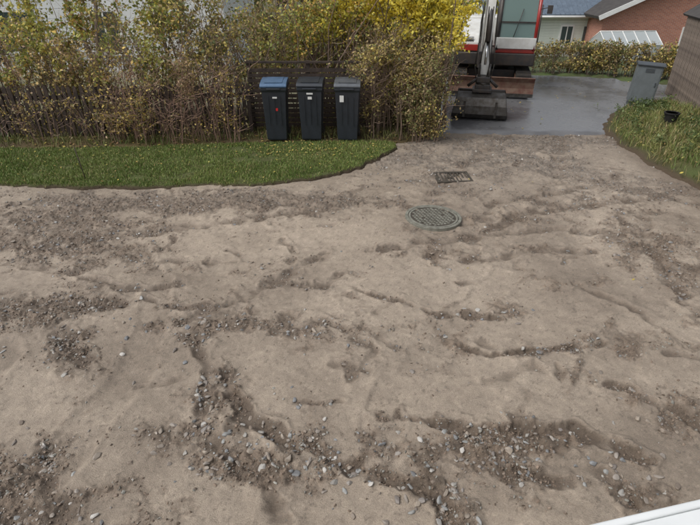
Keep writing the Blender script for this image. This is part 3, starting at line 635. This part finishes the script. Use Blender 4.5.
bp=[(-3.42,.56),(-3.78,.56),(-3.98,.48),(-4.10,.32),(-4.12,.14),(-4.0,.02),(-3.55,.0),(-3.30,.03),(-3.30,.05),(-3.56,.04),(-3.97,.06),(-4.07,.16),(-4.05,.30),(-3.95,.43),(-3.76,.51),(-3.42,.51)]
def bprism(name,prof,xa,xb,m):
    ob=prism(name,prof,xa,xb,m,E)
    for v in ob.data.vertices: v.co.x=bxx+(v.co.x-bxx)*(1-.14*max(0,v.co.z-.1)/.46)
    return ob
bprism("bucket_shell",bp,bxx-.63,bxx+.63,M_steel)
for s in(-.63,.61): bprism("bucket_side",[(-3.42,.56),(-3.78,.56),(-3.98,.48),(-4.10,.32),(-4.12,.14),(-4.0,.02),(-3.30,.03)],bxx+s*1.003,bxx+s*1.003+.02,M_dark)
box("bucket_edge",(1.28,.10,.02),(bxx,-3.30,.035),M_steel,E); rod("bucket_tube",(bxx-.52,-3.62,.56),(bxx+.52,-3.62,.56),.045,M_dark,E)
for s in(-.16,.16): box("bucket_ear",(.03,.34,.16),(bxx+s,-3.64,.58),M_dark,E)
for s in(-.35,.35): box("wear_strip",(.05,.02,.36),(bxx+s,-4.118,.25),M_steel,E,rot=(.06,0,0))
# ---------------------------------------------------------------- utility cabinet
zc=float(mh(np.array([7.3]),np.array([13.1]))[0])
e=empty("utility_cabinet",(7.25,13.1,zc),-.35); e.rotation_euler=(0,math.radians(3),-.35)
box("plinth",(.50,.32,.14),(0,0,.05),M_cabd,e); box("body",(.56,.36,.86),(0,0,.53),M_cab,e,bevel=.012)
box("door",(.50,.012,.76),(0,-.186,.53),M_cab,e,bevel=.004); prism("roof",[(-.22,.96),(.22,.96),(.22,1.0),(0,1.03),(-.22,.99)],-.31,.31,M_cabd,e,bevel=.008)
box("lock",(.03,.02,.10),(.2,-.198,.55),M_cabd,e,bevel=.004)
for i in range(4): box("vent_%d"%i,(.2,.008,.012),(0,-.195,.82+i*.025),M_cabd,e)
zp=float(mh(np.array([6.66]),np.array([10.65]))[0])
e=empty("plant_pot",(6.66,10.65,zp+.03)); cyl("pot",.10,.20,(0,0,.1),M_black,e,r2=.14,n=28,bevel=.006); ringmesh("rim",.125,.15,.185,.215,M_black,e,32); cyl("soil",.125,.01,(0,0,.195),M_roofd,e,n=24)
# ---------------------------------------------------------------- wooden shed
e=empty("wooden_shed",(7.14,9.5,.22),-.25)
W,D,H=2.6,4.3,1.85;n=22
for i in range(n):
    xx=(i+.5)*W/n; top=H+min(xx,W-xx)*.72-.02
    box("front_board",(W/n-.012,.022+.006*(i%2),top),(xx,0,top/2),M_shed,e); box("back_board",(W/n-.012,.022+.006*(i%2),top),(xx,D+.03,top/2),M_shed,e)
for i in range(36):
    yy_=(i+.5)*D/36; dxx=R.randn()*.003
    box("side_board",(.022+.006*(i%2),D/36-.010,H),(dxx,yy_+.02,H/2),M_shed,e); box("side_board",(.022+.006*(i%2),D/36-.010,H),(W,yy_+.02,H/2),M_shed,e)
prism("shed_core",[(.03,0),(D,0),(D,H-.02),(.03,H-.02)],.03,W-.03,M_black,e)
an=math.atan(.72)
for s in(0,1):
    L=W/2/math.cos(an)+.10
    cx=W/4-.03 if s==0 else W*3/4+.03; box("roof_side",(L,D+.4,.05),(cx,D/2,H+(W/4)*.72+.03),M_roofd,e,rot=(0,-an if s==0 else an,0))
    box("bargeboard",(L,.03,.12),(cx,-.21,H+(W/4)*.72-.02),M_shed,e,rot=(0,-an if s==0 else an,0))
# ---------------------------------------------------------------- houses
def window(e,x,y,z,w,h):
    box("window_frame",(w+.2,.10,h+.2),(x,y-.02,z),M_trim,e); box("window_glass",(w,.05,h),(x,y-.06,z),M_glass,e); box("window_mullion",(.05,.03,h),(x,y-.095,z),M_trim,e)
    box("window_sill",(w+.3,.16,.04),(x,y-.08,z-h/2-.13),M_trim,e)
def gable_house(name,loc,rz,W,D,H,pitch,mw,mr,gable_front=True,boards=None):
    e=empty(name,loc,rz); t=math.tan(pitch)
    if gable_front:
        bm=bmesh.new(); pf=[(0,0),(W,0),(W,H),(W/2,H+W/2*t),(0,H)]
        a=[bm.verts.new((p[0],0,p[1])) for p in pf]; b=[bm.verts.new((p[0],D,p[1])) for p in pf]
        bm.faces.new(a);bm.faces.new(b[::-1])
        for i in range(5): bm.faces.new((a[(i+1)%5],a[i],b[i],b[(i+1)%5]))
        bmesh.ops.recalc_face_normals(bm,faces=bm.faces); finish(bm,"walls",mw,e)
        L=(W/2+.5)/math.cos(pitch)
        for s in(-1,1):
            cx=W/2+s*(W/4+.25); cz=H+W/2*t-(W/4+.25)*t+.1
            box("roof_side",(L,D+1,.15),(cx,D/2,cz),mr,e,rot=(0,s*pitch,0)); box("bargeboard",(L,.05,.24),(cx,-.53,cz-.02),M_trim,e,rot=(0,s*pitch,0))
    else:
        prism("walls",[(0,0),(D,0),(D,H),(D/2,H+D/2*t),(0,H)],0,W,mw,e)
        L=(D/2+.5)/math.cos(pitch)
        for s in(-1,1): box("roof_side",(W+.8,L,.15),(W/2,D/2+s*(D/4+.25),H+D/2*t-(D/4+.25)*t+.1),mr,e,rot=(-s*pitch,0,0))
        rod("gutter",(-.4,-.52,H-.25),(W+.4,-.52,H-.25),.07,M_trim,e)
        for i in range(int((W+.8)/.3)): box("tile_course",(.05,L,.05),(-.35+i*.3,D/2-(D/4+.25),H+D/2*t-(D/4+.25)*t+.19),mr,e,rot=(pitch,0,0))
    return e
h=gable_house("brick_house",(14.6,32.4,-2.15),.0,9.5,9,2.7,math.radians(24),M_brick,M_roofd,True)
window(h,5.4,0,1.4,1.2,1.1); window(h,7.8,0,1.4,1.0,1.1); box("plinth",(9.54,.06,.3),(4.75,-.03,.15),M_roofd,h)
h=gable_house("pale_wooden_house",(8.5,34.5,-2.35),0,7.5,8,2.9,math.radians(30),M_wside,M_roofb,False)
for i in range(18): box("clapboard",(7.46,.03,.14),(3.75,-.016,.25+i*.15),M_wside,h,rot=(.12,0,0))
window(h,4.9,-.03,1.55,.65,1.05); window(h,2.2,-.03,1.55,1.2,1.05); box("door",(.9,.06,2.05),(6.4,-.05,1.05),M_glass,h)
for xx in(.06,7.44): box("corner_board",(.14,.1,2.9),(xx,-.03,1.45),M_trim,h)
h=gable_house("white_house",(-13.4,18.6,-.35),.04,9.2,8,3.4,math.radians(30),M_whiteh,M_roofd,True)
window(h,2.2,0,1.5,1.1,1.2); window(h,5.2,0,1.5,.8,1.2)
for i in range(11): box("clapboard",(9.16,.03,.28),(4.6,-.016,.25+i*.3),M_whiteh,h,rot=(.06,0,0))
e=empty("greenhouse",(13.2,28.3,-1.75),.05)
prism("glazing",[(0,0),(1.9,0),(1.9,1.2),(.95,1.75),(0,1.2)],0,3.0,M_ghg,e)
for i in range(6):
    xx=i*.6
    for a,b in(((xx,-.01,0),(xx,-.01,1.2)),((xx,-.01,1.2),(xx,.95,1.77)),((xx,.95,1.77),(xx,1.91,1.2))): rod("bar",a,b,.022,M_trim,e,n=6)
for yy_,zz in((-.01,0.03),(-.01,1.2),(.95,1.77),(-.01,.6)): rod("bar",(0,yy_,zz),(3,yy_,zz),.022,M_trim,e,n=6)
# ---------------------------------------------------------------- own house canopy below the window
e=empty("porch_canopy",(.63,.742,2.0),math.radians(12.5))
box("sheet",(3.2,.85,.03),(.9,-.425,-.015),M_vinyl,e,bevel=.004); box("front_flashing",(3.2,.02,.10),(.9,.011,-.045),M_vinyl,e,bevel=.006)
e=empty("own_house_wall",(.6,-.25,0),math.radians(12.5)); box("wall",(9,.2,2.75),(0,0,1.37),M_whiteh,e); box("sill_board",(9,.26,.04),(0,0,2.77),M_trim,e)
# ---------------------------------------------------------------- light, sky, camera
w=bpy.data.worlds.new("World"); SC.world=w; w.use_nodes=True; N=w.node_tree.nodes; L=w.node_tree.links
bg=N["Background"]; sk=N.new("ShaderNodeTexSky"); sk.sky_type='NISHITA'; sk.sun_disc=False
EL,AZ=math.radians(52),math.radians(-115)
sk.sun_elevation=EL; sk.sun_rotation=AZ; sk.air_density=1.; sk.dust_density=4.; sk.ozone_density=1.
hs=N.new("ShaderNodeHueSaturation"); hs.inputs["Saturation"].default_value=.28; L.new(sk.outputs[0],hs.inputs["Color"]); L.new(hs.outputs[0],bg.inputs[0]); bg.inputs[1].default_value=.15
sd=bpy.data.lights.new("sun","SUN"); sd.energy=1.4; sd.angle=math.radians(35); sd.color=(1,.985,.96)
so=bpy.data.objects.new("sun",sd); SC.collection.objects.link(so)
dv=Vector((math.sin(AZ)*math.cos(EL),math.cos(AZ)*math.cos(EL),math.sin(EL))); so.rotation_mode='QUATERNION'; so.rotation_quaternion=dv.to_track_quat('Z','Y')
SC.view_settings.view_transform='Standard'; SC.view_settings.look='None'; SC.view_settings.exposure=0
cd=bpy.data.cameras.new("camera"); cd.sensor_width=36; cd.lens=510/700*36; cd.clip_end=2000; cd.clip_start=.05
co=bpy.data.objects.new("camera",cd); SC.collection.objects.link(co); co.location=(0,0,3.2); co.rotation_euler=(math.radians(90-30.6),0,0); SC.camera=co
